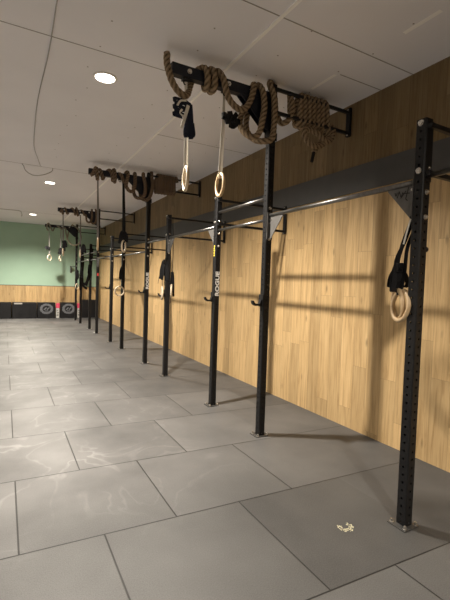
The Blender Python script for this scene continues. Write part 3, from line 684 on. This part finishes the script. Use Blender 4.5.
# rings strapped to the nearest upright
P0y = POST_Y[0]
def post_ring(loc, zr, yaw, label, pts_list, rmat, bundle_c=None, bn=6, bl=0.2, bs=0.06, R=0.105, tilt=0.0, tails=None, seed=2, smat=None, group='gymnastic rings strapped to the uprights', sw=0.036):
    t = thing('gymnastic_ring', label, 'gymnastic ring', loc, group)
    bm = bmesh.new(); torus(bm, (0, 0, zr), R, 0.0155, yaw, tilt); link('ring', bm, rmat, t, smooth=True)
    bm = bmesh.new()
    for pts in pts_list: ribbon(bm, pts, sw, (0.25, 1, 0), 0.03, 0.003)
    link('strap', bm, smat or M['strap_b'], t)
    if bundle_c:
        bm = bmesh.new(); folded(bm, bundle_c, bn, bl, bs, (0.3, 1, 0), seed=seed); link('strap_bundle', bm, M['strap_b'], t)
        bm = bmesh.new(); buckle(bm, (bundle_c[0]-0.01, bundle_c[1]-0.02, bundle_c[2]-0.03)); link('buckle', bm, M['black'], t)
    return t
# axis: rings hang just beyond the upright (larger y), in front of the wall
post_ring((XR, P0y+0.115, 0), 1.505, 1.16, 'wooden ring strapped to the nearest upright, front one of the pair',
   [[(0.0, -0.06, 2.10), (-0.01, -0.005, 1.95), (-0.01, 0.03, 1.80), (0, 0.03, 1.64), (0, 0.02, 1.58)],
    [(0.0, -0.055, 2.08), (0.01, 0.0, 1.95), (0.0, 0.055, 1.82), (0, 0.05, 1.68), (0, 0.03, 1.60)],
    [(0.02, -0.06, 2.02), (0.0, -0.03, 1.9), (0.0, -0.02, 1.74), (0, 0.0, 1.62)]],
   M['ringwood'], (-0.01, 0.03, 1.80), 7, 0.20, 0.05, tilt=0.1)
post_ring((XR+0.03, P0y+0.16, 0), 1.515, 0.98, 'wooden ring strapped to the nearest upright, rear one of the pair',
   [[(-0.02, -0.10, 2.11), (0.0, -0.03, 1.97), (0.0, 0.02, 1.80), (0, 0.02, 1.60)]],
   M['ringwood'], (0.0, 0.02, 1.76), 5, 0.14, 0.07, tilt=-0.1, seed=6)
t = thing('pull_strap', 'thin pale strap end hanging from the plate of the nearest upright', 'strap', (XR, P0y, 0))
bm = bmesh.new(); ribbon(bm, [(-0.02, 0.048, 2.11), (-0.02, 0.075, 2.03), (-0.02, 0.10, 1.93)], 0.012, (0, 1, 0), 0.03, 0.002); link('webbing', bm, M['strap_w'], t)
bm = bmesh.new(); box(bm, -0.03, -0.01, 0.04, 0.056, 2.10, 2.115, 0.002); link('stitching', bm, M['strap_b'], t)
t = thing('locking_pin', 'black round-headed pin in the right side of the nearest upright, strap end below', 'pin', (XR+PW/2, P0y, 1.895))
bm = bmesh.new(); tube(bm, (0, 0, 0), (0.03, 0, 0), 0.008, 12); link('shaft', bm, M['black'], t)
bm = bmesh.new(); bmesh.ops.create_uvsphere(bm, u_segments=14, v_segments=10, radius=0.019, matrix=Matrix.Translation((0.04, 0, 0))); link('knob', bm, M['black'], t, smooth=True)
bm = bmesh.new(); ribbon(bm, [(0.012, 0.0, -0.01), (0.02, 0.0, -0.07), (0.03, 0.0, -0.13), (0.022, 0, -0.14)], 0.03, (1, 0.3, 0), 0.02, 0.003); link('strap', bm, M['strap_b'], t)

# strap hung on both sides of the fourth upright
y = POST_Y[3]
post_ring((XR-0.10, y-0.02, 0), 1.42, PI/2-0.28, 'pale ring hung low on the left of the fourth upright, black strap wedge above',
   [[(0.06, -0.02, 2.25), (0.045, -0.01, 2.0), (0.01, 0.0, 1.75), (0.0, 0.0, 1.50)], [(0.06, -0.03, 2.15), (0.02, -0.01, 1.92), (-0.05, 0.0, 1.72), (-0.075, 0, 1.58)], [(0.06, -0.03, 2.05), (0.045, 0.0, 1.85), (0.035, 0.0, 1.55)]],
   M['ringpale'], (0.03, -0.015, 1.98), 7, 0.36, 0.06, seed=21, sw=0.05)
post_ring((XR+0.065, y-0.03, 0), 1.46, PI/2-0.42, 'pale ring hung on the right of the fourth upright, black strap behind',
   [[(-0.01, 0.0, 2.70), (0.0, 0.0, 2.45), (0.01, 0.0, 2.1), (0.01, 0.0, 1.55)], [(0.0, 0.02, 2.66), (0.015, 0.02, 2.4), (0.02, 0.02, 2.0), (0.0, 0.02, 1.35), (-0.01, 0.02, 1.25)]],
   M['ringpale'], (0.01, 0, 1.78), 4, 0.46, 0.02, seed=22, sw=0.06)
# single ring on the sixth upright
y = POST_Y[5]
post_ring((XR-0.09, y-0.06, 0), 1.36, 0.1, 'pale ring on a black strap low on the single-ring upright',
   [[(0.05, 0.0, 2.35), (0.05, 0.0, 2.0), (0.02, 0.0, 1.7), (0, 0, 1.46)], [(0.13, -0.02, 2.2), (0.14, -0.02, 1.95), (0.145, -0.02, 1.75), (0.12, -0.02, 1.62)], [(0.05, -0.02, 2.0), (0.0, 0, 1.7), (-0.01, 0, 1.47)]],
   M['ringpale'], (0.04, -0.02, 1.92), 6, 0.40, 0.035, seed=31, sw=0.05)
# far straps and ring
def strap_thing(i, label, pts_list, sw=0.06, bundle=None, seed=1):
    t = thing('webbing_strap', label, 'strap', (XR, POST_Y[i], 0))
    bm = bmesh.new()
    for pts in pts_list: ribbon(bm, pts, sw, (1, 0.3, 0), 0.03, 0.003)
    link('webbing', bm, M['strap_b'], t)
    if bundle:
        bm = bmesh.new(); folded(bm, bundle, 6, 0.42, 0.045, seed=seed, w=0.045); link('strap_bundle', bm, M['strap_b'], t)
        bm = bmesh.new(); buckle(bm, (bundle[0], bundle[1]-0.03, bundle[2])); link('buckle', bm, M['black'], t)
    return t
strap_thing(8, 'black strap wrapped down the upright just past the third beam', [[(-0.01, -0.06, 2.72), (-0.02, -0.06, 2.3), (-0.03, -0.06, 1.9), (-0.10, -0.06, 1.55), (-0.14, -0.06, 1.4)], [(0.03, -0.06, 2.6), (0.0, -0.06, 2.1), (-0.05, -0.06, 1.7), (-0.17, -0.06, 1.42), (-0.2, -0.06, 1.5)]], 0.09, (-0.03, -0.06, 2.1), 41)
strap_thing(9, 'black strap bundle on the upright next to last in the row', [[(0.0, -0.06, 2.7), (0.02, -0.06, 2.4), (0.0, -0.06, 2.0), (-0.03, -0.06, 1.6), (-0.02, -0.06, 1.2)], [(0.02, -0.06, 2.6), (0.05, -0.06, 2.2), (0.03, -0.06, 1.8), (0.06, -0.06, 1.4), (0.2, -0.06, 1.25)]], 0.09, (0.0, -0.06, 2.0), 42)
post_ring((XR+0.03, POST_Y[10]-0.07, 0), 1.32, 0.9, 'pale ring strapped to the last upright by the green wall',
   [[(-0.02, 0.0, 2.2), (-0.03, 0.0, 1.9), (0, 0, 1.6), (0, 0, 1.42)], [(0.05, 0.0, 2.1), (0.05, 0, 1.8), (0, 0, 1.43)]], M['ringpale'], (0.0, 0, 1.95), 6, 0.42, 0.045, seed=43, sw=0.06)

# ------------------------------------------------------------------ along the back wall
YBX = YB - 0.03
def plyo(x0, x1, h, label, emblem=False, paper=False):
    t = thing('plyo_box', label, 'plyo box', ((x0+x1)/2, YBX, 0), 'black boxes along the back wall')
    w = x1-x0; d = 0.42
    bm = bmesh.new(); box(bm, -w/2, w/2, -d, 0, 0.0, h-0.03, 0.012); link('box_body', bm, M['foam'], t)
    bm = bmesh.new(); box(bm, -w/2-0.004, w/2+0.004, -d-0.004, 0, h-0.028, h, 0.01); link('lid', bm, M['foam'], t)
    if emblem:
        bm = bmesh.new(); n = 40; c = (0, h*0.64); R0, R1 = 0.15, 0.245
        for k in range(n):
            if k % 5 == 4: r1 = R1*0.94
            else: r1 = R1
            a0, a1 = 2*PI*k/n, 2*PI*(k+0.92)/n
            bm.faces.new([bm.verts.new((c[0] + r*math.cos(a), -d-0.006, c[1]-0.02 + r*math.sin(a)*0.86)) for r, a in ((R0, a0), (r1, a0), (r1, a1), (R0, a1))])
        for pts in ([(-0.11, -0.03), (-0.03, 0.06), (0.02, 0.05), (-0.06, -0.05)], [(0.0, -0.02), (0.09, 0.07), (0.12, 0.04), (0.03, -0.05)], [(-0.06, -0.07), (0.07, -0.07), (0.05, -0.10), (-0.05, -0.10)]):
            bm.faces.new([bm.verts.new((p[0], -d-0.006, c[1]-0.02+p[1])) for p in pts])
        e = link('emblem', bm, M['emblem'], t); e['label'] = 'round grey printed emblem'
    if paper:
        bm = bmesh.new(); box(bm, -w/2+0.06, -w/2+0.34, -d-0.008, -d-0.0045, h-0.065, h-0.005); e = link('sign', bm, M['paper'], t); e['label'] = 'small grey strip'
    return t
YFRONT = YBX-0.42
boxes = [(-0.95, 0.245, 'long black box at the left end along the back wall, nothing on its front', 0, 0, 0.62), (0.28, 1.13, 'black box with a small grey strip at its top edge', 0, 1, 0.62),
         (1.16, 1.80, 'black box with round grey emblem, left of the two printed ones', 1, 0, 0.62), (2.00, 2.60, 'black box with round grey emblem, right of the two printed ones', 1, 0, 0.62), (2.83, 3.44, 'taller black box in the corner by the wood wall', 0, 0, 0.74),
         ]
for x0, x1, l, e, pp, h in boxes: plyo(x0, x1, h, l, e, pp)
def stand(x, label):
    t = thing('slim_stand', label, 'stand', (x, YFRONT+0.10, 0), 'slim pink-topped stands between the boxes')
    bm = bmesh.new(); box(bm, -0.062, 0.062, -0.06, 0.06, 0, 0.40, 0.008); link('body', bm, M['palegrey'], t)
    bm = bmesh.new(); box(bm, -0.045, 0.03, -0.064, -0.06, 0.10, 0.14); box(bm, -0.03, 0.04, -0.064, -0.06, 0.20, 0.23); box(bm, -0.045, 0.01, -0.064, -0.06, 0.28, 0.31); e = link('print', bm, M['band'], t); e['label'] = 'dark printed marks'
    bm = bmesh.new(); box(bm, -0.068, 0.068, -0.066, 0.066, 0.40, 0.60, 0.012); e = link('top', bm, M['pink'], t); e['label'] = 'pink top'
    return t
stand(1.90, 'slim pale stand with pink top between the two emblem boxes')
stand(2.715, 'slim pale stand with pink top beside the taller corner box')

# ------------------------------------------------------------------ floor mark, ceiling cables
bm = bmesh.new(); rnd = random.Random(4)
for k in range(22):
    a = PI*0.78 + 2*PI*0.72*k/22
    for j in range(3):
        r = 0.035 + 0.014*j + rnd.uniform(-.004, .004); s = rnd.uniform(0.004, 0.0085); c = (r*math.cos(a + rnd.uniform(-.1, .1))*1.05, r*math.sin(a + rnd.uniform(-.1, .1)))
        if rnd.random() < 0.78: prism(bm, [(c[0] + s*math.cos(q), c[1] + s*math.sin(q)) for q in (0.3, 1.5, 2.6, 3.9, 5.2)], 2, 0.0002, 0.0012)
o = link('floor_mark', bm, M['chalk'], None, (2.035, 1.885, 0)); o.scale = (0.78, 0.78, 1); tag(o, 'small worn cream ring mark on the floor near the closest upright', 'floor mark')

def cable(pts, r, label):
    bm = bmesh.new(); p = catmull(pts, 0.06)
    for a_, b_ in zip(p, p[1:]): tube(bm, a_, b_, r, 8, False)
    o = link('ceiling_cable', bm, M['cable'], smooth=True); return tag(o, label, 'cable')
cable([(0.33, 3.2, ZC-0.006), (0.345, 4.2, ZC-0.006), (0.33, 5.2, ZC-0.006), (0.345, 6.0, ZC-0.006), (0.40, 7.2, ZC-0.006), (0.50, 7.9, ZC-0.006), (0.58, 8.4, ZC-0.006)], 0.005, 'thin grey cable running along the ceiling left of the lights')
cable([(0.27, 8.46, ZC-0.004), (0.30, 8.44, ZC-0.05), (0.33, 8.42, ZC-0.13), (0.45, 8.40, ZC-0.20), (0.62, 8.40, ZC-0.17), (0.78, 8.44, ZC-0.07), (0.80, 8.46, ZC-0.004)], 0.007, 'grey cable loop dangling below the ceiling by the middle light')
cable([(-0.6, 14.5, ZC-0.006), (0.0, 14.45, ZC-0.008), (0.40, 14.42, ZC-0.012), (0.46, 14.40, ZC-0.06), (0.48, 14.38, ZC-0.16), (0.45, 14.38, ZC-0.18)], 0.011, 'short grey cable with hanging end near the farthest light')

# ------------------------------------------------------------------ world, camera
w = bpy.data.worlds.new('World'); bpy.context.scene.world = w; w.use_nodes = True
w.node_tree.nodes['Background'].inputs['Color'].default_value = (0.05, 0.048, 0.045, 1)
cd = bpy.data.cameras.new('Camera'); cam = bpy.data.objects.new('Camera', cd); col.objects.link(cam)
f = Vector((math.sin(YAW)*math.cos(PITCH), math.cos(YAW)*math.cos(PITCH), math.sin(PITCH)))
r = Vector((math.cos(YAW), -math.sin(YAW), 0)); u = r.cross(f)
r2 = r*math.cos(ROLL) + u*math.sin(ROLL); u2 = -r*math.sin(ROLL) + u*math.cos(ROLL)
mt = Matrix((r2, u2, -f)).transposed().to_4x4(); mt.translation = (0, 0, CAM_H); cam.matrix_world = mt
cd.sensor_fit = 'AUTO'; cd.sensor_width = 36.0; cd.lens = F_PX/600*36.0; cd.clip_start = 0.05; cd.clip_end = 100
bpy.context.scene.camera = cam
vs = bpy.context.scene.view_settings; vs.view_transform = 'Standard'; vs.look = 'None'; vs.exposure = 0.0
